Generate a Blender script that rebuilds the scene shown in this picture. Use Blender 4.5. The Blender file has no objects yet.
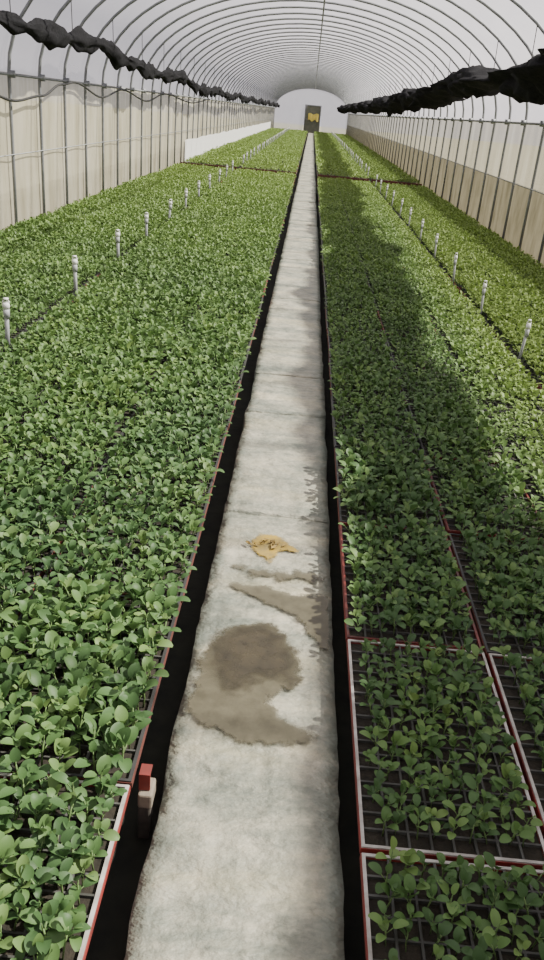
import bpy, math, random
import numpy as np
from mathutils import Vector, Matrix, noise
random.seed(7); rng=np.random.default_rng(7)
scene=bpy.context.scene
COL=scene.collection

# ---------------------------------------------------------------- helpers
def mesh_obj(name, verts, faces, mats=(), parent=None, link=True, midx=None, smooth=False):
    me=bpy.data.meshes.new(name); me.from_pydata([tuple(v) for v in verts],[],faces); me.update()
    for m in mats: me.materials.append(m)
    if midx is not None: me.polygons.foreach_set('material_index',midx)
    if smooth: me.polygons.foreach_set('use_smooth',[True]*len(me.polygons))
    ob=bpy.data.objects.new(name,me)
    if link: COL.objects.link(ob)
    if parent: ob.parent=parent
    return ob
def empty(name):
    e=bpy.data.objects.new(name,None); COL.objects.link(e); e.empty_display_size=.2; return e
class B:
    def __init__(s): s.v=[];s.f=[];s.m=[]
    def add(s,v,f,m=0):
        o=len(s.v); s.v+= [tuple(p) for p in v]; s.f+=[tuple(i+o for i in q) for q in f]; s.m+=[m]*len(f)
    def box(s,x0,x1,y0,y1,z0,z1,m=0):
        v=[(x0,y0,z0),(x1,y0,z0),(x1,y1,z0),(x0,y1,z0),(x0,y0,z1),(x1,y0,z1),(x1,y1,z1),(x0,y1,z1)]
        s.add(v,[(0,3,2,1),(4,5,6,7),(0,1,5,4),(1,2,6,5),(2,3,7,6),(3,0,4,7)],m)
    def tube(s,pts,r,n=6,m=0,ref=(0,1,0),rads=None):
        pts=[Vector(p) for p in pts]; ref=Vector(ref); V=[];F=[]
        for i,p in enumerate(pts):
            t=(pts[min(i+1,len(pts)-1)]-pts[max(i-1,0)]).normalized()
            rf=ref if abs(t.dot(ref))<.95 else Vector((1,0,0))
            a=t.cross(rf).normalized(); b=t.cross(a).normalized()
            rr=rads[i] if rads else r
            for k in range(n):
                an=2*math.pi*k/n; V.append(p+a*math.cos(an)*rr+b*math.sin(an)*rr)
        for i in range(len(pts)-1):
            for k in range(n):
                k2=(k+1)%n; F.append((i*n+k,i*n+k2,(i+1)*n+k2,(i+1)*n+k))
        F.append(tuple(range(n))[::-1]); F.append(tuple((len(pts)-1)*n+k for k in range(n)))
        s.add(V,F,m)
    def obj(s,name,mats,parent=None,link=True,smooth=False):
        return mesh_obj(name,s.v,s.f,mats,parent,link,s.m,smooth)

def newmat(name):
    m=bpy.data.materials.new(name); m.use_nodes=True; nt=m.node_tree; nt.nodes.clear()
    out=nt.nodes.new('ShaderNodeOutputMaterial'); return m,nt,out
def N(nt,t,**k):
    n=nt.nodes.new(t)
    for a,b in k.items():
        if a in('operation','blend_type','data_type','attribute_name','interpolation'): setattr(n,a,b)
        else: n.inputs[a].default_value=b
    return n
def ramp(nt,fac,stops,interp='LINEAR'):
    r=nt.nodes.new('ShaderNodeValToRGB'); cr=r.color_ramp; cr.interpolation=interp
    while len(cr.elements)<len(stops): cr.elements.new(.5)
    for e,(p,c) in zip(cr.elements,stops): e.position=p; e.color=(*c,1)
    nt.links.new(fac,r.inputs[0]); return r
def pos(nt,scale=(1,1,1)):
    g=nt.nodes.new('ShaderNodeNewGeometry'); mp=nt.nodes.new('ShaderNodeMapping'); mp.inputs['Scale'].default_value=scale
    nt.links.new(g.outputs['Position'],mp.inputs['Vector']); return mp.outputs[0]
def noise_n(nt,vec,scale,detail=4,rough=.55):
    n=N(nt,'ShaderNodeTexNoise',Scale=scale,Detail=detail,Roughness=rough); nt.links.new(vec,n.inputs['Vector']); return n.outputs['Fac']
def simple(name,c,rough=.6,c2=None,scale=20,metal=0,bump=.0,spec=.5):
    m,nt,out=newmat(name); p=nt.nodes.new('ShaderNodeBsdfPrincipled')
    p.inputs['Roughness'].default_value=rough; p.inputs['Metallic'].default_value=metal; p.inputs['Specular IOR Level'].default_value=spec
    f=noise_n(nt,pos(nt),scale)
    r=ramp(nt,f,[(.3,c),(.7,c2 or tuple(x*.75 for x in c))]); nt.links.new(r.outputs[0],p.inputs['Base Color'])
    if bump:
        b=N(nt,'ShaderNodeBump',Strength=bump,Distance=.01); nt.links.new(f,b.inputs['Height']); nt.links.new(b.outputs[0],p.inputs['Normal'])
    nt.links.new(p.outputs[0],out.inputs[0]); return m
def film(name,stops,transp,nscale=(1,1,1),sc=2.0,tw=.6):
    m,nt,out=newmat(name)
    f=noise_n(nt,pos(nt,nscale),sc,5,.6); r=ramp(nt,f,stops)
    tl=nt.nodes.new('ShaderNodeBsdfTranslucent'); df=nt.nodes.new('ShaderNodeBsdfDiffuse'); tr=nt.nodes.new('ShaderNodeBsdfTransparent')
    nt.links.new(r.outputs[0],tl.inputs[0]); nt.links.new(r.outputs[0],df.inputs[0])
    a=N(nt,'ShaderNodeMixShader',Fac=1-tw); nt.links.new(tl.outputs[0],a.inputs[1]); nt.links.new(df.outputs[0],a.inputs[2])
    b=N(nt,'ShaderNodeMixShader',Fac=transp); nt.links.new(a.outputs[0],b.inputs[1]); nt.links.new(tr.outputs[0],b.inputs[2])
    nt.links.new(b.outputs[0],out.inputs[0]); return m

# ---------------------------------------------------------------- materials
M_roof=film('roof_film',[(.3,(.42,.40,.435)),(.7,(.53,.505,.535))],.56,(1,.3,1),1.5,.7)
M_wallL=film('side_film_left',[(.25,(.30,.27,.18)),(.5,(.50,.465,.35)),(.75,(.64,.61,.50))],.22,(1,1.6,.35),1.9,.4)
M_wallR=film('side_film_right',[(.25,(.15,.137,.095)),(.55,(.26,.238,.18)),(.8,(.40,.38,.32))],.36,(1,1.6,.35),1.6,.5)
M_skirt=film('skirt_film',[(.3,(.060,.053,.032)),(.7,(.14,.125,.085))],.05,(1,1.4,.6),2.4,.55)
M_end=film('end_film',[(.3,(.44,.43,.47)),(.7,(.50,.49,.52))],.5,(1,1,1),1.0,.7)
M_pipe=simple('galvanised_pipe',(.26,.27,.28),.5,(.17,.18,.19),8,.3)
M_black=simple('black_shade_net',(.007,.007,.008),1.0,(.018,.018,.020),30,0,.5,.08)
M_cable=simple('black_cable',(.02,.02,.02),.6)
M_white=simple('white_plastic',(.78,.78,.76),.5,(.62,.62,.6),12)
M_greyp=simple('grey_pvc',(.40,.41,.42),.5,(.28,.29,.30),30)
M_rail=simple('dark_rail',(.03,.03,.03),.7,(.02,.02,.02),30)
M_red=simple('red_plastic',(.24,.025,.02),.6,(.10,.02,.016),9)
M_maroon=simple('maroon_board',(.13,.03,.02),.8,(.07,.025,.02),9)
M_soil=simple('potting_soil',(.012,.010,.006),.95,(.028,.022,.014),60,0,.6)
M_ground=simple('dark_weed_fabric',(.010,.011,.009),.95,(.022,.024,.016),14,0,.4)
M_outer=simple('outdoor_soil',(.19,.17,.125),.95,(.13,.13,.08),1.2)
M_brick=simple('concrete_brick',(.26,.22,.17),.9,(.15,.13,.10),25,0,.5)
M_dbrick=simple('dark_brick',(.07,.06,.05),.95,(.04,.035,.03),25,0,.5)
M_door=simple('dark_doorway',(.10,.11,.08),.9,(.16,.16,.12),4)
M_yellow=simple('yellow_tarp',(.75,.60,.12),.7,(.6,.48,.08),6)
M_grid=simple('tray_grid_plastic',(.08,.08,.075),.6,(.035,.035,.03),20)
M_rimW=simple('tray_rim_white',(.50,.48,.45),.5,(.24,.22,.20),25)
M_rimR=simple('tray_rim_red',(.20,.028,.02),.5,(.04,.02,.02),7)
M_rimK=simple('tray_rim_black',(.025,.025,.025),.5,(.04,.04,.04),15)

def leaf_mat():
    m,nt,out=newmat('seedling_leaf')
    p=nt.nodes.new('ShaderNodeBsdfPrincipled'); p.inputs['Roughness'].default_value=.52
    p.inputs['Specular IOR Level'].default_value=.3
    oi=nt.nodes.new('ShaderNodeObjectInfo')
    r=ramp(nt,oi.outputs['Random'],[(0,(.045,.095,.036)),(.45,(.070,.142,.050)),(.8,(.105,.190,.064)),(1,(.16,.25,.085))])
    f=noise_n(nt,pos(nt,(1,.6,1)),1.1,3)
    r2=ramp(nt,f,[(.35,(.75,.80,.82)),(.65,(1.12,1.1,.9))])
    mx=N(nt,'ShaderNodeMix',data_type='RGBA',blend_type='MULTIPLY'); mx.inputs[0].default_value=1
    nt.links.new(r.outputs[0],mx.inputs[6]); nt.links.new(r2.outputs[0],mx.inputs[7])
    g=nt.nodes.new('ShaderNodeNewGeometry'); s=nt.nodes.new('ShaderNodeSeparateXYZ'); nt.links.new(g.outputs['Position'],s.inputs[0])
    mr=N(nt,'ShaderNodeMapRange'); mr.inputs[1].default_value=.9; mr.inputs[2].default_value=1.5; nt.links.new(s.outputs[0],mr.inputs[0])  # sunlit strip on the right painted into leaf colour as yellower green
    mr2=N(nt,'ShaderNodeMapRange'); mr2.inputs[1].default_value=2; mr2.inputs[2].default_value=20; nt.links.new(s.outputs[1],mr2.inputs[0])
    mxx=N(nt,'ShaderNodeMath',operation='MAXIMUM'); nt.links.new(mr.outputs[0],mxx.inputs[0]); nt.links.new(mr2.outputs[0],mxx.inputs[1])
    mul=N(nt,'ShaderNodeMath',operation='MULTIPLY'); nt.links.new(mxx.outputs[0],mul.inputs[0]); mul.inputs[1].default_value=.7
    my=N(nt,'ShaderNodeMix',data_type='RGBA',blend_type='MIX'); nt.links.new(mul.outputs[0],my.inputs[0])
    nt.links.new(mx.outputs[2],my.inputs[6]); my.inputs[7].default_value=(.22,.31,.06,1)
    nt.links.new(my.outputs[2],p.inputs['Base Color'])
    tl=nt.nodes.new('ShaderNodeBsdfTranslucent'); nt.links.new(my.outputs[2],tl.inputs[0])
    a=N(nt,'ShaderNodeMixShader',Fac=.25); nt.links.new(p.outputs[0],a.inputs[1]); nt.links.new(tl.outputs[0],a.inputs[2])
    nt.links.new(a.outputs[0],out.inputs[0]); return m
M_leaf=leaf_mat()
M_stem=simple('seedling_stem',(.12,.20,.06),.6)

def path_mat():
    m,nt,out=newmat('path_sheet'); p=nt.nodes.new('ShaderNodeBsdfPrincipled'); p.inputs['Roughness'].default_value=.6
    f=noise_n(nt,pos(nt,(1,.8,1)),4.5,7,.68)
    r=ramp(nt,f,[(.30,(.165,.17,.135)),(.44,(.26,.26,.21)),(.56,(.345,.33,.265)),(.72,(.44,.415,.335))])
    f2=noise_n(nt,pos(nt,(1,1,1)),30,7,.75)
    r2=ramp(nt,f2,[(.34,(.62,.65,.64)),(.6,(1.08,1.06,1.02))])
    mx=N(nt,'ShaderNodeMix',data_type='RGBA',blend_type='MULTIPLY'); mx.inputs[0].default_value=.8
    nt.links.new(r.outputs[0],mx.inputs[6]); nt.links.new(r2.outputs[0],mx.inputs[7])
    f3=noise_n(nt,pos(nt,(.5,2.2,1)),1.8,6,.7)
    r3=ramp(nt,f3,[(.38,(.56,.62,.63)),(.5,(.98,.98,.97)),(.65,(1.18,1.12,.98))])
    m2=N(nt,'ShaderNodeMix',data_type='RGBA',blend_type='MULTIPLY'); m2.inputs[0].default_value=1
    nt.links.new(mx.outputs[2],m2.inputs[6]); nt.links.new(r3.outputs[0],m2.inputs[7])
    g=nt.nodes.new('ShaderNodeNewGeometry'); s=nt.nodes.new('ShaderNodeSeparateXYZ'); nt.links.new(g.outputs['Position'],s.inputs[0])
    ab=N(nt,'ShaderNodeMath',operation='ABSOLUTE'); nt.links.new(s.outputs[0],ab.inputs[0])
    f4=noise_n(nt,pos(nt),12,5,.7)
    ad=N(nt,'ShaderNodeMath',operation='MULTIPLY_ADD'); nt.links.new(f4,ad.inputs[0]); ad.inputs[1].default_value=.16; nt.links.new(ab.outputs[0],ad.inputs[2])
    mr=N(nt,'ShaderNodeMapRange'); mr.inputs[1].default_value=.235; mr.inputs[2].default_value=.30; nt.links.new(ad.outputs[0],mr.inputs[0])
    m3=N(nt,'ShaderNodeMix',data_type='RGBA',blend_type='MIX'); nt.links.new(mr.outputs[0],m3.inputs[0])
    nt.links.new(m2.outputs[2],m3.inputs[6]); m3.inputs[7].default_value=(.14,.16,.13,1)
    nt.links.new(m3.outputs[2],p.inputs['Base Color'])
    f5=noise_n(nt,pos(nt,(1,1.5,1)),7,5,.55)
    b=N(nt,'ShaderNodeBump',Strength=1.0,Distance=.04); nt.links.new(f5,b.inputs['Height']); 
    nt.links.new(b.outputs[0],p.inputs['Normal'])
    nt.links.new(p.outputs[0],out.inputs[0]); return m
M_path=path_mat()
def stain_mat(name,c1,c2,rough,lo,hi,amp=1.5,mx_=1.0):
    m,nt,out=newmat(name); p=nt.nodes.new('ShaderNodeBsdfPrincipled'); p.inputs['Roughness'].default_value=rough
    f=noise_n(nt,pos(nt),16,6,.7); r=ramp(nt,f,[(.35,c1),(.65,c2)]); nt.links.new(r.outputs[0],p.inputs['Base Color'])
    at=N(nt,'ShaderNodeAttribute',attribute_name='edge')
    f2=noise_n(nt,pos(nt),18,7,.7)
    ad=N(nt,'ShaderNodeMath',operation='MULTIPLY_ADD'); nt.links.new(f2,ad.inputs[0]); ad.inputs[1].default_value=amp; nt.links.new(at.outputs['Fac'],ad.inputs[2])
    mr=N(nt,'ShaderNodeMapRange'); mr.inputs[1].default_value=lo+amp*.5; mr.inputs[2].default_value=hi+amp*.5; mr.inputs[4].default_value=mx_; nt.links.new(ad.outputs[0],mr.inputs[0])
    tr=nt.nodes.new('ShaderNodeBsdfTransparent'); mx=nt.nodes.new('ShaderNodeMixShader')
    nt.links.new(mr.outputs[0],mx.inputs[0]); nt.links.new(tr.outputs[0],mx.inputs[1]); nt.links.new(p.outputs[0],mx.inputs[2])
    nt.links.new(mx.outputs[0],out.inputs[0]); return m
M_wet=stain_mat('wet_concrete',(.060,.053,.030),(.105,.094,.058),.5,-.15,.2,2.2,.92)
M_mud=stain_mat('mud_stain',(.018,.014,.006),(.045,.035,.017),.6,.0,1.0,2.0,.92)
M_yel=stain_mat('yellow_smear',(.36,.24,.03),(.20,.15,.05),.6,.0,.4,2.2)
M_dry=simple('dry_leaf',(.34,.23,.05),.7,(.18,.12,.04),30)

# ---------------------------------------------------------------- shell
CX=-.12; HW=3.0; ZS=1.62; BH=1.62; Y0=-3.0; Y1=72.0
def arch(hw,bh,n=28):
    return [(CX+hw*math.cos(math.pi*(1-i/n)), ZS+bh*math.sin(math.pi*(1-i/n))) for i in range(n+1)]
ys=np.arange(Y0,Y1+.001,.25)
def sheet(name,prof,mat,bul,parent=None,ysel=ys):
    V=[];F=[];n=len(prof)
    for y in ysel:
        k=abs(math.sin(math.pi*(y-Y0)))*bul
        for (x,z) in prof:
            d=Vector((x-CX,0,max(z-ZS,0)*1.5)); d.normalize()
            w=noise.noise(Vector((x*.7,y*.5,z*.7)))*.015
            V.append((x-d.x*(k-w),y,z-d.z*(k-w)))
    for j in range(len(ysel)-1):
        for i in range(n-1):
            F.append((j*n+i,j*n+i+1,(j+1)*n+i+1,(j+1)*n+i))
    return mesh_obj(name,V,F,[mat],parent,smooth=True)
e=.045
sheet('ceiling',arch(HW+e,BH+e),M_roof,.03)
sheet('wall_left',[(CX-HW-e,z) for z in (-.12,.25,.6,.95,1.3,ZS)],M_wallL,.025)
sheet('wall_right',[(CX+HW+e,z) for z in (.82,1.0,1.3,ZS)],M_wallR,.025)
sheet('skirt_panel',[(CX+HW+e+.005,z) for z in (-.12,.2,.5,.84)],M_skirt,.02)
def endwall(name,y,door=True):
    hw=HW+e; bh=BH+e; top=arch(hw,bh,28)
    V=[];F=[]
    for (x,z) in top: V+= [(x,y,-.12 if not(door and abs(x)<.6) else 2.0),(x,y,max(z,-.1))]
    for i in range(len(top)-1): F.append((2*i,2*i+2,2*i+3,2*i+1))
    return mesh_obj(name,V,F,[M_end])
endwall('wall_far',Y1,True); endwall('wall_back',Y0,False)
mesh_obj('floor',[(-3.2,Y0,-.12),(3.0,Y0,-.12),(3.0,Y1+.1,-.12),(-3.2,Y1+.1,-.12)],[(0,1,2,3)],[M_ground])
mesh_obj('outdoor_ground',[(-60,-40,-.14),(60,-40,-.14),(60,120,-.14),(-60,120,-.14)],[(0,1,2,3)],[M_outer])

b=B()
for y in np.arange(Y0,Y1+.01,1.0):
    pts=[(CX-HW,y,-.12),(CX-HW,y,.8)]+[(x,y,z) for x,z in arch(HW,BH,30)]+[(CX+HW,y,.8),(CX+HW,y,-.12)]
    b.tube(pts,.019,6)
b.tube([(CX+.14,Y0,ZS+BH-.03),(CX+.14,Y1,ZS+BH-.03)],.016,6,ref=(0,0,1))
for sx in(-1,1):
    b.tube([(CX+sx*(HW-.03),Y0,ZS-.02),(CX+sx*(HW-.03),Y1,ZS-.02)],.016,6,ref=(0,0,1))
    b.tube([(CX+sx*(HW-.02),Y0,.84),(CX+sx*(HW-.02),Y1,.84)],.006,6,ref=(0,0,1))
for y in np.arange(Y0+1,Y1,1.0):
    for sx in(-1,1):
        b.box(CX+sx*(HW-.03)-.03,CX+sx*(HW-.03)+.03,y-.025,y+.025,ZS-.05,ZS+.02)
b.obj('greenhouse_hoop_frame',[M_pipe],smooth=True)

# ---------------------------------------------------------------- black rolled shade nets
def curtain(name,X,w,h,zf,seed,mats,sc=2.0):
    V=[];F=[];n=22; yy=np.arange(Y0+.2,Y1-1,.07)
    for y in yy:
        zc=zf(y)
        hh=h*(.80+.65*noise.noise(Vector((seed,y*.8,0)))+.45*noise.noise(Vector((seed,y*2.9,4))))
        ww=w*(.95+.3*noise.noise(Vector((seed+9,y*.6,0))))
        xc=X+.05*noise.noise(Vector((seed+4,y*.6,0)))
        for k in range(n):
            a=2*math.pi*k/n
            q=1+.45*noise.noise(Vector((math.cos(a)*2.0+seed,y*2.0,math.sin(a)*2.0)))+.30*noise.noise(Vector((math.cos(a)*5+seed,y*3.0+math.sin(a)*3,math.sin(a)*5)))
            s_=math.sin(a); zz=s_*hh*q
            if s_<0: zz*=1+1.1*noise.noise(Vector((seed+20,y*1.5,0)))+.3*abs(s_)
            else: zz*=1+.9*noise.noise(Vector((seed+30,y*1.3,0)))
            V.append((xc+math.cos(a)*ww*q,y,zc+zz))
    for j in range(len(yy)-1):
        for k in range(n):
            F.append((j*n+k,j*n+(k+1)%n,(j+1)*n+(k+1)%n,(j+1)*n+k))
    root=empty(name); mesh_obj('rolled_net',V,F,mats,root,smooth=True)
    t=B()
    for y in np.arange(Y0+1,Y1-2,2.0):
        zr=ZS+BH*math.sqrt(max(0,1-((X-CX)/HW)**2))
        t.tube([(X,y,zf(y)),(X+.01,y,zf(y)+.05),(X,y,max(zr-.02,zf(y)+.1))],.005,4)
    t.obj('hanging_ties',[M_cable],root)
curtain('rolled_shade_net',-2.74,.06,.095,lambda y:2.14-.27*min(max((y-7)/17,0),1)-.12*abs(math.sin(y*.45+1.2)),3.1,[M_black])
curtain('rolled_shade_net',2.32,.36,.14,lambda y:2.08-.15*min(max((y-10)/16,0),1)-.06*math.sin(y*.8),11.7,[M_black])
b=B()
cp=[(2,1.6),(5,1.5),(7,1.6),(7.9,1.45),(8.9,1.36),(9.8,1.42),(10.6,1.56),(11.2,1.6),(12.6,1.45),(14,1.58),(16,1.44),(18,1.6),(22,1.47),(26,1.6)]
P=[]
for i in range(len(cp)-1):
    for t in np.linspace(0,1,8,endpoint=False):
        s=t*t*(3-2*t); P.append((-3.04,cp[i][0]+(cp[i+1][0]-cp[i][0])*t,cp[i][1]+(cp[i+1][1]-cp[i][1])*s))
b.tube(P,.014,6,ref=(1,0,0)); b.obj('hanging_cable',[M_cable],smooth=True)

# ---------------------------------------------------------------- path
root=empty('garden_path')
seg=B()
cuts=[-3,.1,2.93,4.15,4.85,7.1,9.2]
while cuts[-1]<70: cuts.append(cuts[-1]+random.uniform(1.2,2.5))
for a,c in zip(cuts[:-1],cuts[1:]):
    yy=np.linspace(a-.03,c,max(4,int((c-a)/.035) if a<12 else 8)); n=13
    V=[];F=[]; off=random.uniform(-.006,.006); sk=random.uniform(-.05,.05)
    for q,yv in enumerate(yy):
        l=-.208+off+.012*noise.noise(Vector((0,yv*4,0)))+.007*noise.noise(Vector((0,yv*17,0)))
        r=.222+off+.009*noise.noise(Vector((5,yv*4,0)))+.006*noise.noise(Vector((5,yv*17,0)))
        V.append((l-.008,yv,-.12))
        base=.0035*(1-(yv-a+.03)/(c-a+.03))
        for i in range(n):
            x=l+(r-l)*i/(n-1)
            fr=sk*(x)+.012*noise.noise(Vector((x*9,a,0)))
            V.append((x,yv+(fr if q==0 else fr*.9 if q==1 else 0),base-.003-(.006 if i in(0,n-1) else 0)+.004*noise.noise(Vector((x*6,yv*5,1)))+.002*noise.noise(Vector((x*16,yv*14,1)))))
        V.append((r+.008,yv,-.12))
    m=n+2
    for j in range(len(yy)-1):
        for i in range(m-1): F.append((j*m+i,j*m+i+1,(j+1)*m+i+1,(j+1)*m+i))
    F.append(tuple(range(m))[::-1]); F.append(tuple((len(yy)-1)*m+i for i in range(m)))
    seg.add(V,F)
seg.obj('path_sheets',[M_path],root,smooth=True)
def stain(name,pts,z,mat,sub=5,soft=.035):
    V=[];n=len(pts);poly=[]
    for i in range(n):
        p=Vector((*pts[i],0)); q=Vector((*pts[(i+1)%n],0)); pp=Vector((*pts[i-1],0)); qq=Vector((*pts[(i+2)%n],0))
        for k in range(sub):
            t=k/sub
            c=.5*((2*p)+(-pp+q)*t+(2*pp-5*p+4*q-qq)*t*t+(-pp+3*p-3*q+qq)*t**3); poly.append((c.x,c.y))
    poly=np.array(poly); x0,y0=poly.min(0)-.04; x1,y1=poly.max(0)+.04; st=.008
    x1=min(x1,.214); x0=max(x0,-.2)
    xs=np.arange(x0,x1,st); yv=np.arange(y0,y1,st); A=poly; Bp=np.roll(poly,-1,0)
    V=[];E=[]
    for yy in yv:
        for xx in xs:
            pt=np.array([xx,yy]); d=Bp-A; t=np.clip(((pt-A)*d).sum(1)/((d*d).sum(1)+1e-12),0,1); pr=A+d*t[:,None]
            dist=np.sqrt(((pt-pr)**2).sum(1)).min()
            ins=((A[:,1]>yy)!=(Bp[:,1]>yy))&(xx<(Bp[:,0]-A[:,0])*(yy-A[:,1])/(Bp[:,1]-A[:,1]+1e-12)+A[:,0])
            sd=dist if ins.sum()%2 else -dist
            E.append(max(-1,min(1,sd/soft))); V.append((xx,yy,z))
    m=len(xs); F=[(j*m+i,j*m+i+1,(j+1)*m+i+1,(j+1)*m+i) for j in range(len(yv)-1) for i in range(m-1)
        if max(E[j*m+i],E[j*m+i+1],E[(j+1)*m+i+1],E[(j+1)*m+i])>-.95]
    ob=mesh_obj(name,V,F,[mat],root); at=ob.data.attributes.new('edge','FLOAT','POINT'); at.data.foreach_set('value',np.array(E,dtype=np.float32))
    return ob
stain('wet_stain',[(-.108,2.10),(.004,2.135),(.077,2.065),(.115,1.97),(.11,1.853),(.060,1.82),(.035,1.78),(.045,1.74),(.095,1.69),(.165,1.64),(.08,1.605),(-.044,1.61),(-.141,1.655),(-.188,1.71),(-.176,1.835),(-.170,1.955)],.006,M_wet,soft=.05)
stain('mud_stain',[(-.09,2.12),(.004,2.15),(.09,2.08),(.13,1.96),(.11,1.84),(.02,1.84),(-.05,1.78),(-.12,1.80),(-.175,1.90),(-.16,2.04)],.0075,M_mud,soft=.08)
stain('wet_streak',[(-.13,2.345),(.0,2.35),(.105,2.32),(.205,2.31),(.206,2.05),(.156,2.077),(.13,2.15),(.066,2.217),(-.023,2.270)],.006,M_wet,soft=.05)
stain('wet_streak_small',[(-.14,2.48),(.0,2.46),(.12,2.47),(.19,2.44),(.10,2.42),(-.04,2.42)],.006,M_wet,soft=.07)
stain('yellow_smear',[(-.09,2.64),(-.04,2.74),(.05,2.70),(.10,2.62),(.03,2.60),(.0,2.51),(-.05,2.57)],.006,M_yel,soft=.04)
b=B()
for i in range(12):
    cx=-.01+random.gauss(0,.03); cy=2.65+random.gauss(0,.03); a=random.uniform(0,6.28); L=random.uniform(.010,.019); W=L*.45
    V=[];F=[]
    for u in range(5):
        for v in(-1,0,1):
            t=u/4; w=W*math.sin(math.pi*(.08+.84*t))
            lx=(t-.5)*2*L; ly=v*w; lz=.008+.005*abs(v)+.005*random.random()
            V.append((cx+lx*math.cos(a)-ly*math.sin(a),cy+lx*math.sin(a)+ly*math.cos(a),lz))
    for u in range(4):
        for v in range(2): F.append((u*3+v,u*3+v+1,u*3+v+4,u*3+v+3))
    b.add(V,F)
b.obj('withered_leaves',[M_dry],root,smooth=True)

# ---------------------------------------------------------------- seedlings
def leaf(b,base,az,elev,L,W,curl):
    nu=5; V=[];F=[]
    d=Vector((math.cos(az),math.sin(az),0)); s=Vector((-math.sin(az),math.cos(az),0)); up=Vector((0,0,1))
    p=Vector(base); el=elev; pts=[]
    for u in range(nu+1):
        pts.append((p.copy(),el)); p=p+(d*math.cos(el)+up*math.sin(el))*(L/nu); el-=curl/nu
    for u,(q,el) in enumerate(pts):
        t=u/nu; w=W*.5*(math.sin(math.pi*min(1,(.06+.90*t)**.95)))**.6
        nrm=(up*math.cos(el)-d*math.sin(el))
        for v in(-1,0,1): V.append(q+s*(v*w)+nrm*(abs(v)*w*.35))
    for u in range(nu):
        for v in range(2): F.append((u*3+v,u*3+v+1,u*3+v+4,u*3+v+3))
    b.add(V,F,0)
pc=bpy.data.collections.new('seedling_variants')
for k in range(8):
    b=B(); h=random.uniform(.036,.056); b.tube([(0,0,-.005),(random.uniform(-.004,.004),0,h*.5),(0,0,h)],.0016,4,m=1)
    nl=random.choice([4,4,5]); a0=random.uniform(0,6.28)
    for i in range(nl):
        az=a0+i*2.4+random.uniform(-.3,.3); el=random.uniform(.4,1.15) if i<nl-1 else 1.25
        pl=random.uniform(.010,.018); st=Vector((0,0,h*(.5+.5*i/nl)))
        e0=st+Vector((math.cos(az)*math.cos(el+.2),math.sin(az)*math.cos(el+.2),math.sin(el+.2)))*pl
        b.tube([st,e0],.0011,3,m=1)
        sz=random.uniform(.023,.032)*(1 if i<nl-1 else .75)
        leaf(b,e0,az,el,sz,sz*random.uniform(.64,.80),random.uniform(.3,1.2))
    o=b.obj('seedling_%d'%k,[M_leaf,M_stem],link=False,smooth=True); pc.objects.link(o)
    o.location=(-1.85-.09*k,-.7,.074)
TW,TL=.385,.745
tc=bpy.data.collections.new('tray_variants')
def make_tray(nm,side,rim,loc):
    b=B(); t=.007; zt=.085; z0=.0; ins=.010
    def wall(p0,p1,q0,q1): b.add([p0,p1,q1,q0],[(0,1,2,3)],3)
    o=[(ins,ins,z0),(TW-ins,ins,z0),(TW-ins,TL-ins,z0),(ins,TL-ins,z0)]; u=[(.002,.002,zt-.002),(TW-.002,.002,zt-.002),(TW-.002,TL-.002,zt-.002),(.002,TL-.002,zt-.002)]
    for i in range(4): wall(o[i],o[(i+1)%4],u[i],u[(i+1)%4])
    b.add(o,[(3,2,1,0)],3)
    for (za,zb,g,mi) in ((zt-.004,zt,0,0),(zt-.020,zt-.004,-.002,3)):
        b.box(g,TW-g,g,t,za,zb,mi); b.box(g,TW-g,TL-t,TL-g,za,zb,mi); b.box(g,t,t,TL-t,za,zb,mi); b.box(TW-t,TW-g,t,TL-t,za,zb,mi)
    px=(TW-2*t)/8; py=(TL-2*t)/16
    for i in range(1,8): b.box(t+i*px-.0025,t+i*px+.0025,t,TL-t,zt-.012,zt-.002,1)
    for j in range(1,16): b.box(t,TW-t,t+j*py-.0025,t+j*py+.0025,zt-.012,zt-.0025,1)
    b.add([(t,t,zt-.010),(TW-t,t,zt-.010),(TW-t,TL-t,zt-.010),(t,TL-t,zt-.010)],[(0,1,2,3)],2)
    o=b.obj(nm,[rim,M_grid,M_soil,side],link=False); o.location=loc; tc.objects.link(o)
make_tray('seed_tray_a',M_red,M_rimW,(-.72,-1.66,0)); make_tray('seed_tray_b',M_red,M_rimR,(-1.18,-1.66,0)); make_tray('seed_tray_c',M_rimK,M_rimK,(-1.64,-1.66,0)); make_tray('seed_tray_d',M_maroon,M_rimK,(-2.16,-1.66,0))

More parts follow.
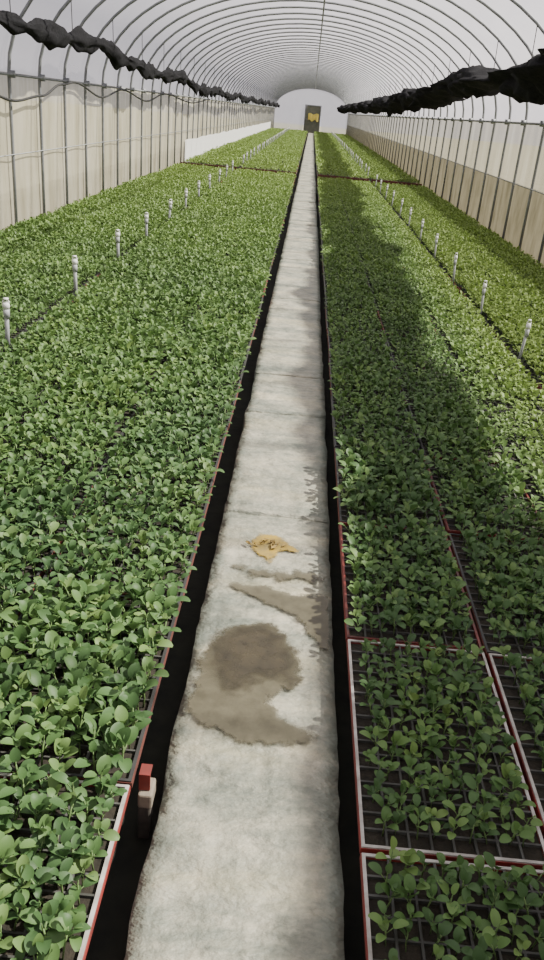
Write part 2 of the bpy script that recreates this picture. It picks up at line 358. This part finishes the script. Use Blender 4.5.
def gn_instances(name,pts,rots,scl,idx,coll,parent):
    me=bpy.data.meshes.new(name); me.from_pydata([tuple(p) for p in pts],[],[])
    a=me.attributes.new('rot','FLOAT_VECTOR','POINT'); a.data.foreach_set('vector',np.array(rots,dtype=np.float32).ravel())
    a=me.attributes.new('scl','FLOAT_VECTOR','POINT'); a.data.foreach_set('vector',np.array(scl,dtype=np.float32).ravel())
    a=me.attributes.new('idx','INT','POINT'); a.data.foreach_set('value',np.array(idx,dtype=np.int32))
    ob=bpy.data.objects.new(name,me); COL.objects.link(ob); ob.parent=parent
    ng=bpy.data.node_groups.new(name+'_gn','GeometryNodeTree')
    ng.interface.new_socket('Geometry',in_out='INPUT',socket_type='NodeSocketGeometry')
    ng.interface.new_socket('Geometry',in_out='OUTPUT',socket_type='NodeSocketGeometry')
    n=ng.nodes; gi=n.new('NodeGroupInput'); go=n.new('NodeGroupOutput')
    ci=n.new('GeometryNodeCollectionInfo'); ci.inputs['Collection'].default_value=coll; ci.inputs['Separate Children'].default_value=True; ci.inputs['Reset Children'].default_value=True
    ip=n.new('GeometryNodeInstanceOnPoints'); ip.inputs['Pick Instance'].default_value=True
    def na(nm,dt):
        q=n.new('GeometryNodeInputNamedAttribute'); q.data_type=dt; q.inputs['Name'].default_value=nm
        return [o for o in q.outputs if o.enabled and o.name=='Attribute'][0]
    L=ng.links
    L.new(gi.outputs[0],ip.inputs['Points']); L.new(ci.outputs[0],ip.inputs['Instance'])
    L.new(na('idx','INT'),ip.inputs['Instance Index'])
    L.new(na('rot','FLOAT_VECTOR'),ip.inputs['Rotation']); L.new(na('scl','FLOAT_VECTOR'),ip.inputs['Scale'])
    L.new(ip.outputs[0],go.inputs[0])
    md=ob.modifiers.new('instances','NODES'); md.node_group=ng
    return ob

def bed(x0,tw,nx,ystart,yend,coarse,seed,psc,near=None):
    root=empty('seedling_bed'); TP=[];TS=[];TI=[];P=[];R=[];S=[];I=[]
    y=ystart; pitch=.757; nc=int(round(tw/(.0465 if coarse else .040))); nr=16 if coarse else 19
    while y+TL<yend:
        for ix in range(nx):
            x=x0+ix*tw; w=tw-.012
            jx=random.uniform(-.003,.003); jy=random.uniform(-.006,.006)
            TP.append((x+jx,y+jy,0)); TS.append((w/TW,1,1)); TI.append(random.choice([1,2,2,3,3,2,3,2]))
            g=random.uniform(.88,1.12); inset=0; c_,r_=nc,nr
            if near=='R' and y<1.9: TI[-1]=0; g=.90; inset=.016; c_,r_=9,17
            elif near=='R' and y<2.7: g=.98; TI[-1]=1 if ix==0 else 3; inset=.014
            elif near=='R' and y<3.4: TI[-1]=[3,1,2][ix]; inset=.006
            if near=='L' and y<1.3: TI[-1]=0; inset=.008
            if near=='L' and 1.3<y<2.8: TI[-1]=3
            step=2 if coarse else 1
            for i in range(0,c_,step):
                for j in range(0,r_,step):
                    cx=x+jx+.008+inset+(i+.5*step)*(w-.016-2*inset)/c_; cy=y+jy+.008+inset+(j+.5*step)*(TL-.016-2*inset)/r_
                    if not coarse:
                        d=noise.noise(Vector((cx*2.2+seed,cy*2.2,0)))
                        if random.random()<.02+max(0,-d-.25)*.5: continue
                    P.append((cx+random.gauss(0,.005)*step,cy+random.gauss(0,.005)*step,.074))
                    R.append((random.gauss(0,.14),random.gauss(0,.14),random.uniform(0,6.28)))
                    s=psc*g*random.uniform(.8,1.25)*(1.6 if coarse else 1); S.append((s,s,s)); I.append(random.randrange(8))
        y+=pitch
    gn_instances('trays',TP,[(0,0,0)]*len(TP),TS,TI,tc,root)
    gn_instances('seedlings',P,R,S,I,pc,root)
    b=B(); xa,xb=x0,x0+nx*tw-.012
    for xr in (xa+.07,(xa+xb)/2,xb-.07): b.box(xr-.015,xr+.015,ystart,y,-.035,-.001,0)
    k=ystart+.1
    while k<y:
        for xr in (xa+.12,(xa+xb)/2,xb-.12): b.box(xr-.06,xr+.06,k,k+.11,-.119,-.036,1)
        k+=1.1
    b.obj('supports',[M_rail,M_dbrick],root)
LAY=[(.252,.42,3,1.235-3*.757,1.06),(1.555,.41,3,1.10-3*.757,1.12),(-.258-3*.465,.465,3,1.36-3*.757,1.24),(-1.70-3*.46,.46,3,1.20-3*.757,1.18)]
for i,(x0,tw,nx,ys0,ps) in enumerate(LAY):
    bed(x0,tw,nx,ys0,20.4,False,i+1,ps,near={0:'R',2:'L'}.get(i))
    bed(x0,tw,nx,21.2,68,True,i+5,1.05)

b=B()
for (x0,x1) in((-1.64,-.27),(.25,1.50),(-3.08,-1.70),(1.56,2.78)):
    b.box(x0,x1,20.62,20.66,-.118,.16,0)
b.obj('red_edge_board',[M_maroon])
b=B(); b.box(-.258,-.228,1.375,1.42,-.119,-.012,1); b.box(-.258,-.224,1.37,1.43,-.012,.03,0)
o=b.obj('brick_support',[M_brick,M_dbrick]); md=o.modifiers.new('bv','BEVEL'); md.width=.005; md.segments=2
b=B(); b.box(-.258,-.232,1.385,1.392,.032,.075,0); b.box(-.258,-.253,1.392,1.42,.032,.075,0); b.box(-.258,-.232,1.385,1.42,.075,.079,0)
b.obj('red_tray_clip',[M_red])

# ---------------------------------------------------------------- sprinklers
def sprinklers(X,y0,dy,n,r,h,m0):
    b=B(); b.tube([(X,-2,.055),(X,20.5,.055)],.011,8,m=0,ref=(0,0,1))
    b.tube([(X,21.5,.055),(X,66,.055)],.011,8,m=0,ref=(0,0,1))
    for i in range(n):
        y=y0+i*dy+random.uniform(-.05,.05); lx=random.uniform(-.02,.02); z1=.17+h
        if 20.2<y<21.6: continue
        b.tube([(X,y,.05),(X+lx,y,z1)],r,8,m=0)
        b.tube([(X+lx,y,z1-.07),(X+lx,y,z1-.02)],r*1.4,8,m=0)
        b.tube([(X+lx,y,z1-.02),(X+lx,y,z1),(X+lx,y,z1+.02)],0,8,m=1,rads=[r*1.2,r*1.7,r*1.4])
        for s in(-1,1): b.tube([(X+lx+s*r*1.2,y,z1+.015),(X+lx+s*r*1.4,y,z1+.025),(X+lx,y,z1+.042)],r*.3,5,m=1)
        b.tube([(X+lx,y,z1+.036),(X+lx,y,z1+.046)],r*1.2,8,m=1)
    b.obj('sprinkler_riser_row',[m0,M_white],smooth=True)
sprinklers(-1.672,3.15,1.45,44,.014,.17,M_greyp); sprinklers(1.53,3.95,1.36,46,.010,.17,M_greyp)

V=[];F=[]; yy=np.arange(21.5,66,.3)
for y in yy:
    V+=[(-3.09+.01*noise.noise(Vector((0,y,0))),y,-.1),(-3.095,y,.3),(-3.09+.01*noise.noise(Vector((3,y,0))),y,.62+.04*noise.noise(Vector((6,y*.7,0))))]
for j in range(len(yy)-1):
    for i in range(2): F.append((j*3+i,j*3+i+1,j*3+i+4,j*3+i+3))
mesh_obj('white_plastic_sheet',V,F,[M_white],smooth=True)

root=empty('door_1')
b=B()
b.box(-.66,-.60,Y1-.06,Y1,-.12,2.05); b.box(.60,.66,Y1-.06,Y1,-.12,2.05); b.box(-.66,.66,Y1-.06,Y1,1.98,2.05); b.box(-.6,.6,Y1-.05,Y1-.01,.95,1.0)
b.obj('door_frame',[M_pipe],root)
b=B(); b.box(-.6,.6,Y1+.02,Y1+.06,-.12,1.98); b.obj('door_leaf',[M_door],root)
b=B()
V=[];F=[]
for i in range(13):
    x=-.35+.85*i/12; V+=[(x,Y1-.1+.03*math.sin(i*1.7),.9+.08*math.sin(i)),(x,Y1-.08+.02*math.sin(i*1.7),1.4+.05*math.sin(i*.8))]
for i in range(12): F.append((2*i,2*i+2,2*i+3,2*i+1))
b.add(V,F); b.obj('yellow_tarp',[M_yellow],root,smooth=True)

# ---------------------------------------------------------------- light
w=bpy.data.worlds.new('World'); scene.world=w; w.use_nodes=True
bg=w.node_tree.nodes['Background']; bg.inputs[0].default_value=(.95,.92,.99,1); bg.inputs[1].default_value=.95
sl=bpy.data.lights.new('sun','SUN'); sl.energy=20; sl.angle=math.radians(1.6); sl.color=(1,.95,.84)
so=bpy.data.objects.new('sun',sl); COL.objects.link(so)
d=Vector((-1,-.15,-1.14)).normalized(); so.rotation_euler=d.to_track_quat('-Z','Y').to_euler(); so.location=(6,5,9)

# ---------------------------------------------------------------- camera
cd=bpy.data.cameras.new('camera'); cam=bpy.data.objects.new('camera',cd); COL.objects.link(cam); scene.camera=cam
cd.sensor_fit='VERTICAL'; cd.sensor_height=24; cd.lens=20.0; cd.clip_end=300; cd.clip_start=.02
R=Matrix.Rotation(.0087,4,'Z')@Matrix.Rotation(math.pi/2-math.radians(24.8),4,'X')@Matrix.Rotation(.09,4,'Z')
cam.matrix_world=Matrix.Translation((0,0,1.5))@R
